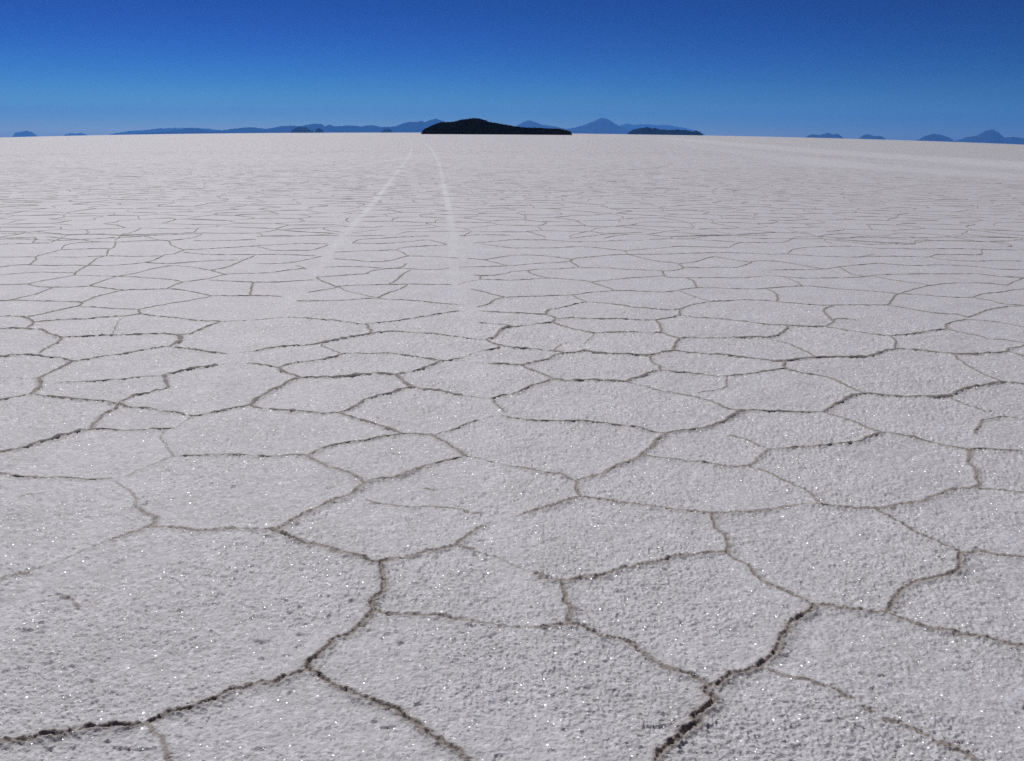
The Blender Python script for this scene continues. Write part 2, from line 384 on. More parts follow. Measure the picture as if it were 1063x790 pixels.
# ------------------------------------------------------------------ the ground sheet
DP = 0.00088
rf = [CAM_H / math.tan(math.radians(37.5))]
while rf[-1] < 11.0:
    rf.append(rf[-1] + min(max(rf[-1] ** 2 / CAM_H * DP, .003), .017))
while rf[-1] < 1500:
    rf.append(rf[-1] * (1.012 if rf[-1] > 20 else 1.006))
r_fine = np.array(rf)
r_in = np.linspace(0.06, r_fine[0], 26)[:-1]
r_far = np.exp(np.linspace(math.log(r_fine[-1]), math.log(60000.0), 40))[1:]
RR = np.concatenate([r_in, r_fine, r_far])
AZF = math.radians(42)
az_f = np.arange(-AZF, AZF + DP, DP)
az_c = np.linspace(az_f[-1], 2 * math.pi + az_f[0], 60)[1:-1]
AZ = np.concatenate([az_f, az_c])
NR, NA = len(RR), len(AZ)
X = RR[:, None] * np.sin(AZ)[None, :]
Y = RR[:, None] * np.cos(AZ)[None, :]
Z = ground_z(X, Y)
CD = np.full((NR, NA), 0.10)
CS = np.full((NR, NA), 0.8)
TR = np.zeros((NR, NA))


def refine(pts, step):
    """Catmull-Rom through ground points, then resampled."""
    P = np.array(pts)
    if len(P) == 2:
        Q = P
    else:
        Pe = np.vstack([2 * P[0] - P[1], P, 2 * P[-1] - P[-2]])
        out = []
        for i in range(1, len(Pe) - 2):
            n = 5
            t = np.linspace(0, 1, n, endpoint=False)[:, None]
            a, b, c, d = Pe[i - 1], Pe[i], Pe[i + 1], Pe[i + 2]
            out.append(.5 * (2 * b + (c - a) * t + (2 * a - 5 * b + 4 * c - d) * t ** 2 + (-a + 3 * b - 3 * c + d) * t ** 3))
        Q = np.vstack(out + [P[-1:]])
    L = np.concatenate([[0], np.cumsum(np.hypot(*np.diff(Q, axis=0).T))])
    n = max(2, int(L[-1] / step) + 1)
    s = np.linspace(0, L[-1], n)
    return np.stack([np.interp(s, L, Q[:, 0]), np.interp(s, L, Q[:, 1])], 1)


def splat(p, q, rad):
    """row and column ranges of the fine sector around one segment"""
    ra, rb = np.hypot(*p), np.hypot(*q)
    aa, ab = math.atan2(*p), math.atan2(*q)
    lo = max(min(ra, rb) - rad, .05)
    hi = max(ra, rb) + rad
    m = rad / max(min(ra, rb), .3)
    a0, a1 = min(aa, ab) - m, max(aa, ab) + m
    i0, i1 = np.searchsorted(RR, [lo, hi])
    j0, j1 = np.searchsorted(az_f, [a0, a1])
    return i0, i1, j0, j1


def seg_dist(x, y, p, q):
    d = q - p
    L2 = d @ d + 1e-12
    t = np.clip(((x - p[0]) * d[0] + (y - p[1]) * d[1]) / L2, 0, 1)
    return np.hypot(x - p[0] - t * d[0], y - p[1] - t * d[1]), t


# the raised brown rims of the farther polygons: a cell network grown from scattered points,
# joined to the walked cracks; every rim is a low ragged wall of salty soil
from mathutils.geometry import delaunay_2d_cdt
RMAX = 88.0
AZM = AZM0
seeds = []
for cell, ra, rb in ((.82, 1.2, 24.0), (.70, 24.0, 40.0), (.60, 40.0, RMAX + 2)):
  for gx in np.arange(-66 if rb > 30 else -19, 66 if rb > 30 else 19, cell):
    for gy in np.arange(-1, min(rb, RMAX + 2), cell):
        x, y = gx + rng.uniform(-.46, .46) * cell, gy + rng.uniform(-.46, .46) * cell
        if ra < math.hypot(x, y) < rb and abs(math.atan2(x, y)) < AZM + .03 and y > .3:
            seeds.append(Vector((x, y)))
vv, _, ff, *_ = delaunay_2d_cdt(seeds, [], [], 0, 1e-6)
V = np.array([(v.x, v.y) for v in vv])
T = np.array(ff)
A_, B_, C_ = V[T[:, 0]], V[T[:, 1]], V[T[:, 2]]
dn = 2 * (A_[:, 0] * (B_[:, 1] - C_[:, 1]) + B_[:, 0] * (C_[:, 1] - A_[:, 1]) + C_[:, 0] * (A_[:, 1] - B_[:, 1]))
a2, b2, c2 = (A_ ** 2).sum(1), (B_ ** 2).sum(1), (C_ ** 2).sum(1)
CC = np.stack([(a2 * (B_[:, 1] - C_[:, 1]) + b2 * (C_[:, 1] - A_[:, 1]) + c2 * (A_[:, 1] - B_[:, 1])) / dn,
               (a2 * (C_[:, 0] - B_[:, 0]) + b2 * (A_[:, 0] - C_[:, 0]) + c2 * (B_[:, 0] - A_[:, 0])) / dn], 1)
edge_of = {}
pairs = []
for t, tri in enumerate(ff):
    for k in range(3):
        e = tuple(sorted((tri[k], tri[(k + 1) % 3])))
        if e in edge_of:
            pairs.append((edge_of[e], t))
        else:
            edge_of[e] = t




def walked_az(r):
    """half angle of the walked strip at a distance"""
    return np.radians(29.2 + 3.4 * (1 - smooth(2.4, 4.6, r)))


LINES = [(max(s, .32), [on_ground(a, b) for a, b in pts]) for s, pts in CRACKS]
for a, b in pairs:
    p, q = CC[a], CC[b]
    L = np.hypot(*(p - q))
    mid = (p + q) / 2
    r = np.hypot(*mid)
    am = abs(math.atan2(*mid))
    if .05 < L < 3 and 1.7 < r < 15.1 and am < AZM and min(abs(math.atan2(*p)), abs(math.atan2(*q)), am) > float(walked_az(r)) - .01:
        bow = rng.normal(0, .05)
        nx = np.array([-(q - p)[1], (q - p)[0]]) / L
        LINES.append((.55 + .6 * rng.random(), [tuple(p), tuple(p + (q - p) * .35 + nx * bow), tuple(p + (q - p) * .7 + nx * bow), tuple(q)]))

RIDGES = []
for s, g in LINES:
    rm = np.hypot(*np.array(g).mean(0))
    q = refine(g, 0.016 + .002 * rm)
    if len(q) > 3:
        j = rng.normal(0, 1, q.shape)
        j[1:-1] = (j[:-2] + 2 * j[1:-1] + j[2:]) / 4
        j[0] = j[-1] = 0
        q = q + j * 0.0055
    # strength wanders along the crack
    n = len(q)
    ss = s * (0.84 + 0.32 * np.interp(np.arange(n), np.arange(0, n + 4, 4), rng.random(len(np.arange(0, n + 4, 4)))))
    if rm > 3.6:
        RIDGES.append((q, ss))
    for k in range(n - 1):
        i0, i1, j0, j1 = splat(q[k], q[k + 1], 0.10)
        if i1 <= i0 or j1 <= j0:
            continue
        d, t = seg_dist(X[i0:i1, j0:j1], Y[i0:i1, j0:j1], q[k], q[k + 1])
        w = d < CD[i0:i1, j0:j1]
        CD[i0:i1, j0:j1][w] = d[w]
        CS[i0:i1, j0:j1][w] = (ss[k] * (1 - t) + ss[k + 1] * t)[w]

rgrid = RR[:, None]
for wid, s, pts in TRACKS:
    g = [on_ground(a, b) for a, b in pts]
    P = np.array(g)
    for k in range(len(P) - 1):
        # long far pieces are cut so each splat stays small
        L = np.hypot(*(P[k + 1] - P[k]))
        n = max(1, int(L / (2 + .05 * np.hypot(*P[k]))))
        for m in range(n):
            p = P[k] + (P[k + 1] - P[k]) * m / n
            q = P[k] + (P[k + 1] - P[k]) * (m + 1) / n
            i0, i1, j0, j1 = splat(p, q, wid)
            if i1 <= i0 or j1 <= j0:
                continue
            d, t = seg_dist(X[i0:i1, j0:j1], Y[i0:i1, j0:j1], p, q)
            v = s * (1 - smooth(.25 * wid, .62 * wid, d)) * (.28 + .72 * smooth(10, 24, rgrid[i0:i1]))
            TR[i0:i1, j0:j1] = np.maximum(TR[i0:i1, j0:j1], v)

# where the walked network ends, the rest of the flat is cracked procedurally
azg = np.broadcast_to(AZ[None, :], X.shape)
azw = np.where(azg > math.pi, azg - 2 * math.pi, azg)
rg = np.broadcast_to(RR[:, None], X.shape)
wob = (vnoise(X, Y, .8, 5) - .5)
edge_az = math.radians(40.5)
ZONE = (1 - smooth(12.9, 13.6, rg + wob * 1.2)) * (1 - smooth(edge_az - .006, edge_az + .006, np.abs(azw) + wob * .02)) * smooth(1.85, 1.92, rg)

OUTL = smooth(45, 110, rg)
RIDGED = (1 - smooth(50, 88, rg)) * (np.abs(azw) < AZM0) * (rg > 1.0)
# relief of the salt: grains, lumps, ridges along the cracks
amp = (1 - smooth(7.5, 11.0, rg)) * (1 - smooth(math.radians(38.5), math.radians(41.5), np.abs(azw))) * smooth(1.75, 1.95, rg)
fine = (np.abs(azw) < AZF - .01) & (rg < 11.2) & (rg > 1.75)
xs, ys = X[fine], Y[fine]
wx = xs + .012 * (vnoise(xs, ys, 30, 21) - .5)
wy = ys + .012 * (vnoise(xs, ys, 30, 22) - .5)
g1 = vnoise(wx, wy, 62, 1)
g2 = vnoise(wx, wy, 140, 2)
g3 = vnoise(wx, wy, 24, 3)
g4 = vnoise(xs, ys, 6, 4)
g5 = vnoise(xs, ys, 1.1, 6)
coarse = .55 + .75 * smooth(.3, .72, .6 * vnoise(xs, ys, 2.2, 31) + .4 * vnoise(xs, ys, 6.5, 32))
relief = coarse * (.0042 * (1 - np.abs(2 * g1 - 1)) ** 1.0 + .0048 * g2) + .0045 * (g3 - .5) + .006 * (g4 - .5) + .012 * (g5 - .5)
pit = smooth(.80, .92, vnoise(wx, wy, 38, 8)) * smooth(.5, .75, vnoise(xs, ys, 9, 9))
relief -= .006 * pit
trk = TR[fine]
relief = relief * (1 - .45 * np.clip(trk, 0, 1))
d = CD[fine]
s = CS[fine] * (1 - .55 * np.clip(trk, 0, 1))
jit = (vnoise(wx, wy, 70, 12) - .5) * .014 + (vnoise(wx, wy, 33, 13) - .5) * .010
dd = np.abs(d + jit * .9)
lump = vnoise(wx, wy, 85, 14)
relief += np.clip(s, 0, 1.5) * (.009 * np.exp(-(dd / .021) ** 2) * (.5 + .8 * lump) - .010 * (1 - smooth(3.4, 5.4, np.hypot(xs, ys))) * np.exp(-((d + jit * .4) / .0065) ** 2) * (.45 + .8 * vnoise(xs, ys, 18, 15)))
Z[fine] += relief * amp[fine]
ZREL = Z - ground_z(X, Y)

def look(arr, x, y):
    i = np.clip(np.searchsorted(RR, np.hypot(x, y)), 0, NR - 1)
    j = np.clip(np.searchsorted(az_f, np.arctan2(x, y)), 0, len(az_f) - 1)
    return arr[i, j]


for a, b in pairs:
    p, q = CC[a], CC[b]
    L = np.hypot(*(p - q))
    if L > 3 or L < .05:
        continue
    mid = (p + q) / 2
    r = np.hypot(*mid)
    am = abs(math.atan2(*mid))
    if r > RMAX or am > AZM or r < 15.1:
        continue
    n = max(2, int(L / min(.035 + .004 * r, .22)))
    t = np.linspace(0, 1, n)[:, None]
    line = p + (q - p) * t
    if n > 2:
        line[1:-1] += rng.normal(0, .012, (n - 2, 2)) + np.sin(t[1:-1] * math.pi) * rng.normal(0, .07, 2)
    RIDGES.append((line, np.full(n, .62 + .4 * rng.random()) * (1 if rng.random() > .1 else .35)))

rv, rfaces, base_id = [], [], NR * NA + 1
for line, ss in RIDGES:
    n = len(line)
    dr_ = np.gradient(line, axis=0)
    dr_ /= np.hypot(dr_[:, 0], dr_[:, 1])[:, None] + 1e-9
    nrm = np.stack([-dr_[:, 1], dr_[:, 0]], 1)
    r = np.hypot(line[:, 0], line[:, 1])
    k = np.clip(ss, 0, 1.3) * (1 - .95 * np.clip(look(TR, line[:, 0], line[:, 1]) * 1.6 * (r > 13), 0, 1))
    k = k * np.clip((r - 3.6) / 2.5, 0, 1)
    lump = np.where(r < 12, .5 + .7 * rng.random(n) ** 1.3, .55 + .8 * rng.random(n))
    h = k * .0100 * lump * (1 - .5 * smooth(22, 75, r))
    hw = np.maximum(k, .05) * (.012 + .010 * rng.random(n)) * (1 - .4 * smooth(20, 56, r))
    off = rng.normal(0, .004, n)
    gz = ground_z(line[:, 0], line[:, 1]) + look(ZREL, line[:, 0], line[:, 1])
    h[0] *= .6
    h[-1] *= .6
    o0 = len(rv)
    for i in range(n):
        x, y = line[i]
        nx, ny = nrm[i]
        rv.append((x - nx * hw[i], y - ny * hw[i], gz[i] - .006))
        rv.append((x + nx * (off[i] - hw[i] * .35), y + ny * (off[i] - hw[i] * .35), gz[i] + h[i] - .002))
        rv.append((x + nx * (off[i] + hw[i] * .35), y + ny * (off[i] + hw[i] * .35), gz[i] + h[i] * .9 - .002))
        rv.append((x + nx * hw[i], y + ny * hw[i], gz[i] - .006))
    for i in range(n - 1):
        for c in range(3):
            b = base_id + o0 + i * 4 + c
            rfaces.append((b, b + 4, b + 5, b + 1))
rv = np.array(rv, np.float32)
rfaces = np.array(rfaces)[:, ::-1]

co = np.stack([X, Y, Z], -1).reshape(-1, 3)
co = np.vstack([co, [[0, 0, 0]], rv]).astype(np.float32)
ii, jj = np.meshgrid(np.arange(NR - 1), np.arange(NA), indexing='ij')
j2 = (jj + 1) % NA
quads = np.stack([ii * NA + jj, ii * NA + j2, (ii + 1) * NA + j2, (ii + 1) * NA + jj], -1).reshape(-1, 4)[:, ::-1]
c0 = NR * NA
tj = np.arange(NA)
tris = np.stack([np.full(NA, c0), (tj + 1) % NA, tj], -1)
nq0 = len(quads)
quads = np.vstack([quads, rfaces])
nq = len(quads)
me = bpy.data.meshes.new('ground')
me.vertices.add(len(co))
me.vertices.foreach_set('co', co.ravel())
li = np.concatenate([quads.ravel(), tris.ravel()]).astype(np.int32)
me.loops.add(len(li))
me.loops.foreach_set('vertex_index', li)
me.polygons.add(nq + NA)
ls = np.concatenate([np.arange(nq) * 4, nq * 4 + np.arange(NA) * 3]).astype(np.int32)
me.polygons.foreach_set('loop_start', ls)
me.update(calc_edges=True)
me.validate()
me.polygons.foreach_set('use_smooth', np.ones(len(me.polygons), bool))
mi = np.zeros(nq + NA, np.int32)
mi[nq0:nq] = 1
me.polygons.foreach_set('material_index', mi)
for nm, arr in (('crack_dist', CD), ('crack_str', CS), ('track', TR), ('zone', ZONE), ('ridged', RIDGED), ('outland', OUTL)):
    at = me.attributes.new(nm, 'FLOAT', 'POINT')
    at.data.foreach_set('value', np.concatenate([arr.ravel(), np.full(1 + len(rv), arr.flat[0])]).astype(np.float32))
ground = bpy.data.objects.new('ground', me)
scn.collection.objects.link(ground)
tag(ground, 'white salt flat cracked into rough polygons, reaching to the horizon', 'salt flat', 'structure')


# ------------------------------------------------------------------ node helpers
class G:
    def __init__(self, nodes, links):
        self.n, self.l = nodes, links

    def new(self, t, **kw):
        o = self.n.new(t)
        for k, v in kw.items():
            setattr(o, k, v)
        return o

    def put(self, sock, v):
        if isinstance(v, bpy.types.NodeSocket):
            self.l.new(v, sock)
        else:
            sock.default_value = v

    def math(self, op, a, b=0.0, c=None, clamp=False):
        o = self.new('ShaderNodeMath', operation=op, use_clamp=clamp)
        self.put(o.inputs[0], a)
        self.put(o.inputs[1], b)
        if c is not None:
            self.put(o.inputs[2], c)
        return o.outputs[0]

    def vmath(self, op, a, b=None, scale=None):
        o = self.new('ShaderNodeVectorMath', operation=op)
        self.put(o.inputs[0], a)
        if b is not None:
            self.put(o.inputs[1], b)
        if scale is not None:
            self.put(o.inputs['Scale'], scale)
        return o.outputs[0]

    def ramp(self, v, a, b, lo=0.0, hi=1.0):
        o = self.new('ShaderNodeMapRange', interpolation_type='SMOOTHSTEP')
        self.put(o.inputs['Value'], v)
        self.put(o.inputs['From Min'], a)
        self.put(o.inputs['From Max'], b)
        self.put(o.inputs['To Min'], lo)
        self.put(o.inputs['To Max'], hi)
        return o.outputs['Result']

    def noise(self, vec, scale, detail=2, rough=.5, dims='3D'):
        o = self.new('ShaderNodeTexNoise', noise_dimensions=dims)
        self.put(o.inputs['Vector'], vec)
        o.inputs['Scale'].default_value = scale
        o.inputs['Detail'].default_value = detail
        o.inputs['Roughness'].default_value = rough
        return o

    def mixc(self, f, a, b, mode='MIX'):
        o = self.new('ShaderNodeMix', data_type='RGBA', blend_type=mode)
        self.put(o.inputs['Factor'], f)
        self.put(o.inputs['A'], a)
        self.put(o.inputs['B'], b)
        return o.outputs['Result']

    def mixf(self, f, a, b):
        o = self.new('ShaderNodeMix', data_type='FLOAT')
        self.put(o.inputs['Factor'], f)
        self.put(o.inputs['A'], a)
        self.put(o.inputs['B'], b)
        return o.outputs['Result']

    def attr(self, nm):
        return self.new('ShaderNodeAttribute', attribute_name=nm).outputs['Fac']


SALT = (.555, .542, .568, 1)
SALT2 = (.49, .472, .49, 1)
SOIL = (.20, .168, .152, 1)
m, N, L = mat('salt_crust')
g = G(N, L)
pos = g.new('ShaderNodeNewGeometry').outputs['Position']
cd, cs, trk, zone = g.attr('crack_dist'), g.attr('crack_str'), g.attr('track'), g.attr('zone')
nz1 = g.noise(pos, 75, 3, .6).outputs['Fac']
nz2 = g.noise(pos, 28, 2, .5).outputs['Fac']
jit = g.math('ADD', g.math('MULTIPLY', g.math('SUBTRACT', nz1, .5), .024), g.math('MULTIPLY', g.math('SUBTRACT', nz2, .5), .012))
# procedural network for the far flat and outside the walked strip
warp = g.noise(pos, 1.7, 2, .5, '2D').outputs['Color']
warp2 = g.noise(pos, 9, 2, .6, '2D').outputs['Color']
vp = g.vmath('ADD', pos, g.vmath('SCALE', g.vmath('SUBTRACT', warp, (.5, .5, .5)), scale=.42))
vp = g.vmath('ADD', vp, g.vmath('SCALE', g.vmath('SUBTRACT', warp2, (.5, .5, .5)), scale=.07))
vo = g.new('ShaderNodeTexVoronoi', feature='DISTANCE_TO_EDGE', voronoi_dimensions='2D')
g.put(vo.inputs['Vector'], vp)
vo.inputs['Scale'].default_value = 1.2
vo.inputs['Randomness'].default_value = .9
vd = g.math('DIVIDE', vo.outputs['Distance'], 1.2)
vstr = g.ramp(g.noise(pos, 1.3, 2, .6, '2D').outputs['Fac'], .36, .62, .25, 1.1)
vstr = g.math('MULTIPLY', vstr, g.math('MULTIPLY', g.math('SUBTRACT', 1.0, g.attr('ridged')), g.mixf(g.attr('outland'), 1.0, 3.6)))
dist = g.mixf(zone, vd, cd)
stren = g.mixf(zone, vstr, cs)
keep = g.math('SUBTRACT', 1.0, g.math('MULTIPLY', trk, .6, clamp=True))
stren = g.math('MULTIPLY', stren, keep)
dj = g.math('ADD', dist, jit)
wmax = g.math('MULTIPLY_ADD', stren, .0125, .0045)
core = g.ramp(dj, g.math('MULTIPLY', wmax, .25), g.math('ADD', wmax, .003), 1, 0)
core = g.math('MULTIPLY', core, g.math('MULTIPLY', g.math('ADD', stren, .05), 2.1, clamp=True))
halo = g.ramp(dj, 0.0, g.math('MULTIPLY', stren, .045), .30, 0)
dirt = g.math('MAXIMUM', core, halo)
# salt body: faint cells of greyer salt, tiny dark grains, whiter driven tracks
patch = g.noise(pos, 2.3, 4, .6).outputs['Fac']
grain = g.noise(pos, 140, 3, .7).outputs['Fac']
base = g.mixc(g.ramp(patch, .3, .7), SALT, SALT2)
base = g.mixc(g.ramp(grain, .45, .68, 0, .62), base, (.40, .375, .36, 1))
gr = g.new('ShaderNodeTexVoronoi', feature='F1', voronoi_dimensions='3D')
g.put(gr.inputs['Vector'], pos)
gr.inputs['Scale'].default_value = 75
gsep = g.new('ShaderNodeSeparateColor')
g.put(gsep.inputs[0], gr.outputs['Color'])
base = g.mixc(g.ramp(gsep.outputs[0], .55, 1.0, 0, .55), base, (.74, .73, .76, 1))
base = g.mixc(g.ramp(gsep.outputs[1], .72, 1.0, 0, .45), base, (.33, .31, .315, 1))
speck = g.noise(pos, 52, 2, .5).outputs['Fac']
speck2 = g.noise(pos, 7, 2, .5).outputs['Fac']
spk = g.math('MULTIPLY', g.ramp(speck, .66, .74), g.ramp(speck2, .42, .62))
base = g.mixc(g.math('MULTIPLY', spk, .7), base, (.24, .21, .20, 1))
base = g.mixc(g.math('MULTIPLY', trk, .5, clamp=True), base, (.70, .69, .70, 1))
soil = g.mixc(g.ramp(g.noise(pos, 60, 3, .7).outputs['Fac'], .35, .65), SOIL, (.34, .295, .27, 1))
base = g.mixc(dirt, base, soil)
# grain bumps
b1 = g.noise(pos, 110, 4, .65).outputs['Fac']
b2 = g.noise(pos, 34, 3, .6).outputs['Fac']
far_ridge = g.math('MULTIPLY', g.math('MULTIPLY', g.ramp(g.math('ADD', vd, jit), 0, .04, 1, 0), vstr), g.math('SUBTRACT', 1.0, zone))
far_ridge = g.math('MULTIPLY', far_ridge, keep)
hgt = g.math('ADD', g.math('MULTIPLY', b1, .0042), g.math('MULTIPLY', b2, .008))
hgt = g.math('ADD', hgt, g.math('MULTIPLY', far_ridge, .014))
bump = g.new('ShaderNodeBump')
bump.inputs['Strength'].default_value = .85
bump.inputs['Distance'].default_value = 1.0
g.put(bump.inputs['Height'], hgt)
pr = g.new('ShaderNodeBsdfPrincipled')
g.put(pr.inputs['Base Color'], base)
pr.inputs['Roughness'].default_value = .62
pr.inputs['Specular IOR Level'].default_value = .35
g.put(pr.inputs['Normal'], bump.outputs['Normal'])
# salt crystals: small facets lying at all angles that glint in the sun
cv = g.new('ShaderNodeTexVoronoi', feature='F1', voronoi_dimensions='3D')
g.put(cv.inputs['Vector'], pos)
cv.inputs['Scale'].default_value = 160
sep = g.new('ShaderNodeSeparateColor')
g.put(sep.inputs[0], cv.outputs['Color'])
wn = g.new('ShaderNodeTexWhiteNoise', noise_dimensions='3D')
g.put(wn.inputs['Vector'], cv.outputs['Position'])
facet = g.vmath('NORMALIZE', g.vmath('ADD', (0, 0, 1), g.vmath('MULTIPLY', g.vmath('SUBTRACT', wn.outputs['Color'], (.5, .5, .5)), (1.5, 1.5, .2))))
gl = g.new('ShaderNodeBsdfGlossy')
gl.inputs['Color'].default_value = (.9, .9, .92, 1)
gl.inputs['Roughness'].default_value = .38
g.put(gl.inputs['Normal'], facet)
has = g.math('GREATER_THAN', g.math('ADD', sep.outputs[0], g.ramp(g.noise(pos, 6, 3, .6).outputs['Fac'], .35, .65, -.16, .16)), .66)
has = g.math('MULTIPLY', has, g.ramp(cv.outputs['Distance'], g.math('MULTIPLY', sep.outputs[1], .35), g.math('MULTIPLY_ADD', sep.outputs[1], .4, .2), 1, 0))
has = g.math('MULTIPLY', has, g.math('SUBTRACT', 1.0, dirt, clamp=True))
mx = g.new('ShaderNodeMixShader')
g.put(mx.inputs[0], g.math('MULTIPLY', has, .17))
L.new(pr.outputs[0], mx.inputs[1])
L.new(gl.outputs[0], mx.inputs[2])
out = g.new('ShaderNodeOutputMaterial')
L.new(mx.outputs[0], out.inputs['Surface'])
me.materials.append(m)
m, N, L = mat('salty_soil')
g = G(N, L)
pos = g.new('ShaderNodeNewGeometry').outputs['Position']
n = g.noise(pos, 45, 3, .7).outputs['Fac']
pr = g.new('ShaderNodeBsdfPrincipled')
g.put(pr.inputs['Base Color'], g.mixc(g.ramp(n, .35, .68), (.42, .375, .35, 1), (.58, .545, .525, 1)))
pr.inputs['Roughness'].default_value = .85
pr.inputs['Specular IOR Level'].default_value = .2
# thin salt rims let some of the sun through
tl = g.new('ShaderNodeBsdfTranslucent')
tl.inputs['Color'].default_value = (.72, .66, .62, 1)
mx = g.new('ShaderNodeMixShader')
mx.inputs[0].default_value = .45
L.new(pr.outputs[0], mx.inputs[1])
L.new(tl.outputs[0], mx.inputs[2])
out = g.new('ShaderNodeOutputMaterial')
L.new(mx.outputs[0], out.inputs['Surface'])
me.materials.append(m)


# ------------------------------------------------------------------ islands and mountains
def rock_mat(name, c1, c2, scale):
    m, N, L = mat(name)
    g = G(N, L)
    pos = g.new('ShaderNodeNewGeometry').outputs['Position']
    n = g.noise(pos, scale, 5, .65).outputs['Fac']
    pr = g.new('ShaderNodeBsdfPrincipled')
    g.put(pr.inputs['Base Color'], g.mixc(g.ramp(n, .35, .65), c1, c2))
    pr.inputs['Roughness'].default_value = .95
    pr.inputs['Specular IOR Level'].default_value = 0
    out = g.new('ShaderNodeOutputMaterial')
    L.new(pr.outputs[0], out.inputs['Surface'])
    return m


M_BLACK = rock_mat('dark_volcanic_rock', (.004, .004, .004, 1), (.007, .0065, .006, 1), .05)
M_ISLE = rock_mat('scrub_covered_rock', (.006, .006, .006, 1), (.009, .0085, .008, 1), .02)
M_MOUNT = rock_mat('bare_mountain_rock', (.025, .023, .022, 1), (.045, .04, .036, 1), .0012)


def hor(x):
    return HORIZ + ROLL * (x - 531.5) + 2.57e-5 * (x - 531.5) ** 2


def landform(name, D, prof, material, depth=.6, seed=1, rough=.05):
    """a solid hill standing D metres off: its ridge follows the measured skyline, both flanks fall to the ground"""
    xs = np.array([p[0] for p in prof], float)
    hs = np.array([max(hor(p[0]) - p[1], 0.0) for p in prof]) * D / FPX / 1.05 + CAM_H * min(1, 3000 / D)
    n = max(40, int((xs[-1] - xs[0]) * 1.6))
    px = np.linspace(xs[0], xs[-1], n)
    h = np.interp(px, xs, hs)
    # a little roughness on the crest
    unit = D / FPX
    rr = np.random.default_rng(seed)
    h = h + np.convolve(rr.normal(0, 1, n + 2), [.25, .5, .25], 'valid') * unit * .22 * (h > unit * .8)
    taper = np.minimum(1, np.minimum(np.arange(n), np.arange(n)[::-1]) / 3.0)
    h = np.maximum(h * taper, 0)
    az = np.array([math.atan2(*ray(x, hor(x))[:2]) for x in px])
    wid = (px[-1] - px[0]) * unit
    m = 15
    v = np.linspace(-1, 1, m)
    verts = []
    cell = max(wid, 1) / 9
    for i in range(n):
        dpt = depth * min(wid, max(h[i], 2 * unit) * 9) * .5
        for k in range(m):
            a = abs(v[k])
            r = D + v[k] * dpt
            x, y = math.sin(az[i]) * r, math.cos(az[i]) * r
            w = float(vnoise(np.array([x]), np.array([y]), 3.2 / cell, seed)[0]) - .5
            w2 = float(vnoise(np.array([x]), np.array([y]), 11 / cell, seed + 1)[0]) - .5
            prof_v = (1 - a) ** 1.15
            z = h[i] * max(0, prof_v + (w * .5 + w2 * .25) * a * (1 - a) * 2)
            zz = float(ground_z(x, y))
            verts.append((x, y, zz + z - (unit * .15 if k in (0, m - 1) else 0)))
    faces = [(i * m + k, (i + 1) * m + k, (i + 1) * m + k + 1, i * m + k + 1) for i in range(n - 1) for k in range(m - 1)]
    o = mesh_obj(name, verts, faces)
    for p in o.data.polygons:
        p.use_smooth = True
    o.data.materials.append(material)
    return o


def Zr(x0, y0, sc, pts):
    return [(x0 + a / sc, y0 + b / sc) for a, b in pts]


o = landform('island', 950, Zr(420, 100, 5.595, [(92,214),(100,205),(110,192),(150,173),(180,161),(215,149),(260,150),(290,146),(330,135),(370,132),(400,126),(425,128),(455,135),(490,148),(530,155),(570,162),(610,168),(660,177),(720,183),(770,182),(830,186),(900,187),(940,197),(965,205),(976,214)]), M_BLACK, .7, 3)
tag(o, 'large near black rocky island, the biggest and darkest on the horizon', 'island')
o = landform('island', 8500, Zr(590, 100, 5.595, [(338,221),(348,210),(370,195),(410,185),(455,178),(485,186),(505,183),(530,192),(580,195),(640,192),(690,198),(720,205),(740,198),(760,205),(778,218),(784,223)]), M_ISLE, .7, 4)
tag(o, 'long low navy blue island just right of the pointed mountain', 'island')
GRP = 'small islets in front of the far range'
o = landform('islet', 14500, Zr(270, 100, 5.906, [(184,221),(188,216),(200,203),(240,184),(260,190),(285,188),(305,205),(330,213),(334,221)]), M_ISLE, .8, 5)
tag(o, 'wider of two neighbouring dark blue islets left of the black island', 'islet', None, GRP)
o = landform('islet', 14000, Zr(270, 100, 5.906, [(334,221),(338,213),(347,200),(362,192),(376,200),(388,211),(394,221)]), M_ISLE, .8, 6)
tag(o, 'tiny domed dark islet close to the right end of a wider islet', 'islet', None, GRP)
o = landform('islet', 15500, Zr(270, 100, 5.906, [(740,221),(746,213),(760,200),(780,196),(800,200),(810,213),(816,221)]), M_ISLE, .8, 7)
tag(o, 'lone small rounded islet nearest the left tip of the black island', 'islet', None, GRP)
o = landform('islet', 45000, Zr(0, 100, 3.937, [(46,163),(54,156),(65,146),(90,143),(110,138),(130,143),(150,155),(158,163)]), M_MOUNT, .7, 8)
tag(o, 'faint blue humped islet at the far left end of the horizon', 'islet')
o = landform('islet', 48000, Zr(0, 100, 3.937, [(258,160),(270,152),(290,149),(310,151),(335,147),(350,153),(360,160)]), M_MOUNT, .7, 9)
tag(o, 'very low faint blue islet between the left humped islet and the range', 'islet')
o = landform('islet', 34000, Zr(780, 100, 3.756, [(208,159),(222,153),(238,147),(265,151),(300,142),(315,149),(335,145),(350,154),(362,162)]), M_MOUNT, .7, 10)
tag(o, 'blue islet with two bumps right of the navy island', 'islet')
o = landform('islet', 33000, Zr(780, 100, 3.756, [(414,167),(422,160),(437,150),(455,148),(480,154),(505,155),(518,161),(528,168)]), M_MOUNT, .7, 11)
tag(o, 'smaller flat blue islet left of the right hand peaks', 'islet')
o = landform('mountain', 34500, Zr(780, 100, 3.756, [(640,174),(655,166),(670,156),(710,145),(750,153),(775,163),(800,177)]), M_MOUNT, .7, 12)
tag(o, 'low rounded blue hill beside the sharp peak at the right edge', 'hill', 'structure')
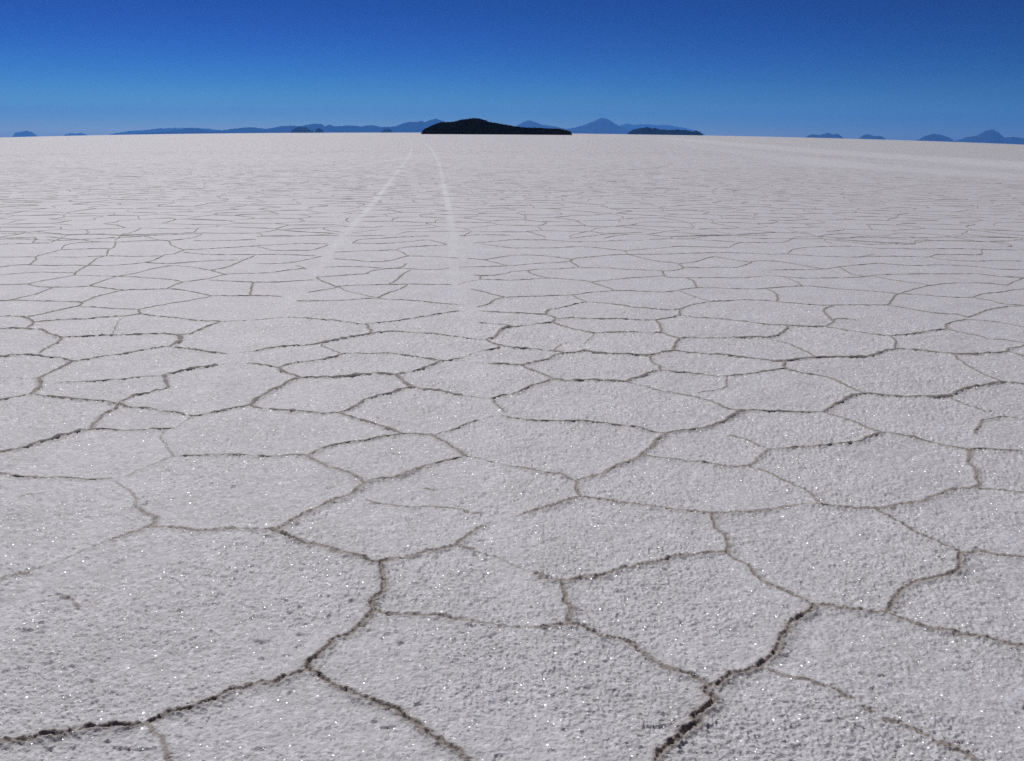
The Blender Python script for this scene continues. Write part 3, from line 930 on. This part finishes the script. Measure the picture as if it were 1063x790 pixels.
o = landform('mountain', 36500, Zr(780, 100, 3.756, [(780,176),(800,171),(830,160),(880,152),(910,135),(935,130),(960,142),(985,160),(1020,157),(1063,163),(1110,168),(1180,176),(1260,190)]), M_MOUNT, .6, 13)
tag(o, 'blue mountain with one sharp peak at the right edge', 'mountain', 'structure')
o = landform('mountain_range', 33000, Zr(0, 100, 3.937, [(470,153),(500,152),(600,148),(680,142),(730,137),(780,130),(830,135),(880,142),(950,133),(1020,126),(1063,130)])
             + Zr(270, 100, 5.906, [(30,199),(60,197),(130,183),(190,181),(250,183),(300,173),(340,167),(380,171),(400,183),(430,174),(460,185),(520,180),(570,179),(620,184),(690,176),(740,188),(820,186),(880,166),(920,156),(960,158),(990,151),(1010,158),(1045,147),(1063,141)])
             + Zr(420, 100, 5.595, [(130,143),(150,135),(185,130),(215,140),(260,160),(330,185),(400,205),(440,213)]), M_MOUNT, .12, 14)
tag(o, 'long blue mountain range behind the left islets', 'mountain range', 'structure')
o = landform('mountain_range', 48000, Zr(0, 100, 3.937, [(440,155),(480,148),(530,140),(570,139),(600,137),(640,132),(700,130),(780,128),(860,132),(920,140),(960,135),(1000,140),(1063,150)]), M_MOUNT, .15, 15)
tag(o, 'paler ridge showing above the left end of the long range', 'mountain range', 'structure')
o = landform('mountain', 38000, Zr(420, 100, 5.595, [(560,213),(630,182),(670,160),(710,142),(740,142),(770,155),(800,165),(850,172),(900,180),(950,192),(1010,213)]), M_MOUNT, .6, 16)
tag(o, 'round topped blue mountain behind the black island', 'mountain', 'structure')
o = landform('mountain', 38000, Zr(590, 100, 5.595, [(-120,214),(-60,196),(20,185),(80,169),(150,144),(180,130),(200,126),(225,133),(270,160),(310,177),(350,195),(400,216)]), M_MOUNT, .6, 17)
tag(o, 'broad cone shaped blue mountain between the two dark islands', 'mountain', 'structure')
o = landform('mountain_range', 54000, Zr(590, 100, 5.595, [(230,215),(300,168),(340,158),(370,165),(440,161),(520,168),(560,165),(620,175),(680,184),(740,200),(800,222)]), M_MOUNT, .2, 18)
tag(o, 'palest ridge rising behind the navy blue island', 'mountain range', 'structure')

# ------------------------------------------------------------------ the air
HX, Z0, Z1 = 61500.0, -760.0, 1150.0
hv = [(x, y, z) for z in (Z0, Z1) for y in (-HX, HX) for x in (-HX, HX)]
haze = mesh_obj('haze', hv, [(0, 2, 3, 1), (4, 5, 7, 6), (0, 1, 5, 4), (2, 6, 7, 3), (0, 4, 6, 2), (1, 3, 7, 5)])
tag(haze, 'thin blue air that veils the far mountains', 'haze', 'stuff')
m, N, L = mat('thin_air')
pv = N.new('ShaderNodeVolumePrincipled')
pv.inputs['Color'].default_value = (.10, .335, .88, 1)
pv.inputs['Density'].default_value = 2.65e-5
pv.inputs['Anisotropy'].default_value = 0.3
out = N.new('ShaderNodeOutputMaterial')
L.new(pv.outputs[0], out.inputs['Volume'])
haze.data.materials.append(m)

# ------------------------------------------------------------------ light
SUN_EL, SUN_AZ = math.radians(50), math.radians(-22)      # ahead of the camera, a little to the left
w = bpy.data.worlds.new('World')
scn.world = w
w.use_nodes = True
nt = w.node_tree
nt.nodes.clear()
sky = nt.nodes.new('ShaderNodeTexSky')
sky.sky_type = 'NISHITA'
sky.sun_disc = False
sky.sun_elevation = SUN_EL
sky.sun_rotation = SUN_AZ
sky.altitude = 3650
sky.air_density = 1.0
sky.dust_density = 0.0
sky.ozone_density = 6.0
bg = nt.nodes.new('ShaderNodeBackground')
bg.inputs['Strength'].default_value = .1
wo = nt.nodes.new('ShaderNodeOutputWorld')
# thin high-altitude air: deep blue overhead, paling quickly at the horizon
nrm_ = nt.nodes.new('ShaderNodeVectorMath')
nrm_.operation = 'SCALE'
nrm_.inputs['Scale'].default_value = .106
gam = nt.nodes.new('ShaderNodeGamma')
gam.inputs['Gamma'].default_value = 5.0
amp_ = nt.nodes.new('ShaderNodeVectorMath')
amp_.operation = 'MULTIPLY'
amp_.inputs[1].default_value = (13.5, 5.9, 2.6)
nt.links.new(sky.outputs[0], nrm_.inputs[0])
nt.links.new(nrm_.outputs[0], gam.inputs[0])
nt.links.new(gam.outputs[0], amp_.inputs[0])
body = nt.nodes.new('ShaderNodeVectorMath')
body.operation = 'MULTIPLY_ADD'
body.inputs[1].default_value = (.016, .058, .145)
nt.links.new(sky.outputs[0], body.inputs[0])
nt.links.new(amp_.outputs[0], body.inputs[2])
nt.links.new(body.outputs[0], bg.inputs[0])
nt.links.new(bg.outputs[0], wo.inputs[0])

ld = bpy.data.lights.new('sun', 'SUN')
ld.energy = 3.5
ld.angle = math.radians(.5)
ld.color = (1, .985, .965)
lo = bpy.data.objects.new('sun', ld)
scn.collection.objects.link(lo)
sd = Vector((math.sin(SUN_AZ) * math.cos(SUN_EL), math.cos(SUN_AZ) * math.cos(SUN_EL), math.sin(SUN_EL)))
lo.rotation_euler = sd.to_track_quat('Z', 'Y').to_euler()

# ------------------------------------------------------------------ camera
cam = bpy.data.cameras.new('camera')
cam.sensor_fit = 'HORIZONTAL'
cam.sensor_width = 36
cam.lens = 36 * 1.01
cam.clip_start = .05
cam.clip_end = 200000
co_ = bpy.data.objects.new('camera', cam)
scn.collection.objects.link(co_)
M = Matrix(((Rv[0], Uv[0], -Fv[0], 0), (Rv[1], Uv[1], -Fv[1], 0), (Rv[2], Uv[2], -Fv[2], CAM_H), (0, 0, 0, 1)))
co_.matrix_world = M
scn.camera = co_

scn.view_settings.view_transform = 'Standard'
scn.view_settings.look = 'None'
scn.view_settings.gamma = 1
scn.view_settings.exposure = 0.0
scn.view_settings.use_curve_mapping = False
scn.cycles.max_bounces = 6
scn.cycles.diffuse_bounces = 3
scn.cycles.volume_bounces = 2
scn.cycles.use_denoising = False
scn.cycles.caustics_reflective = False
scn.cycles.sample_clamp_direct = 3.5
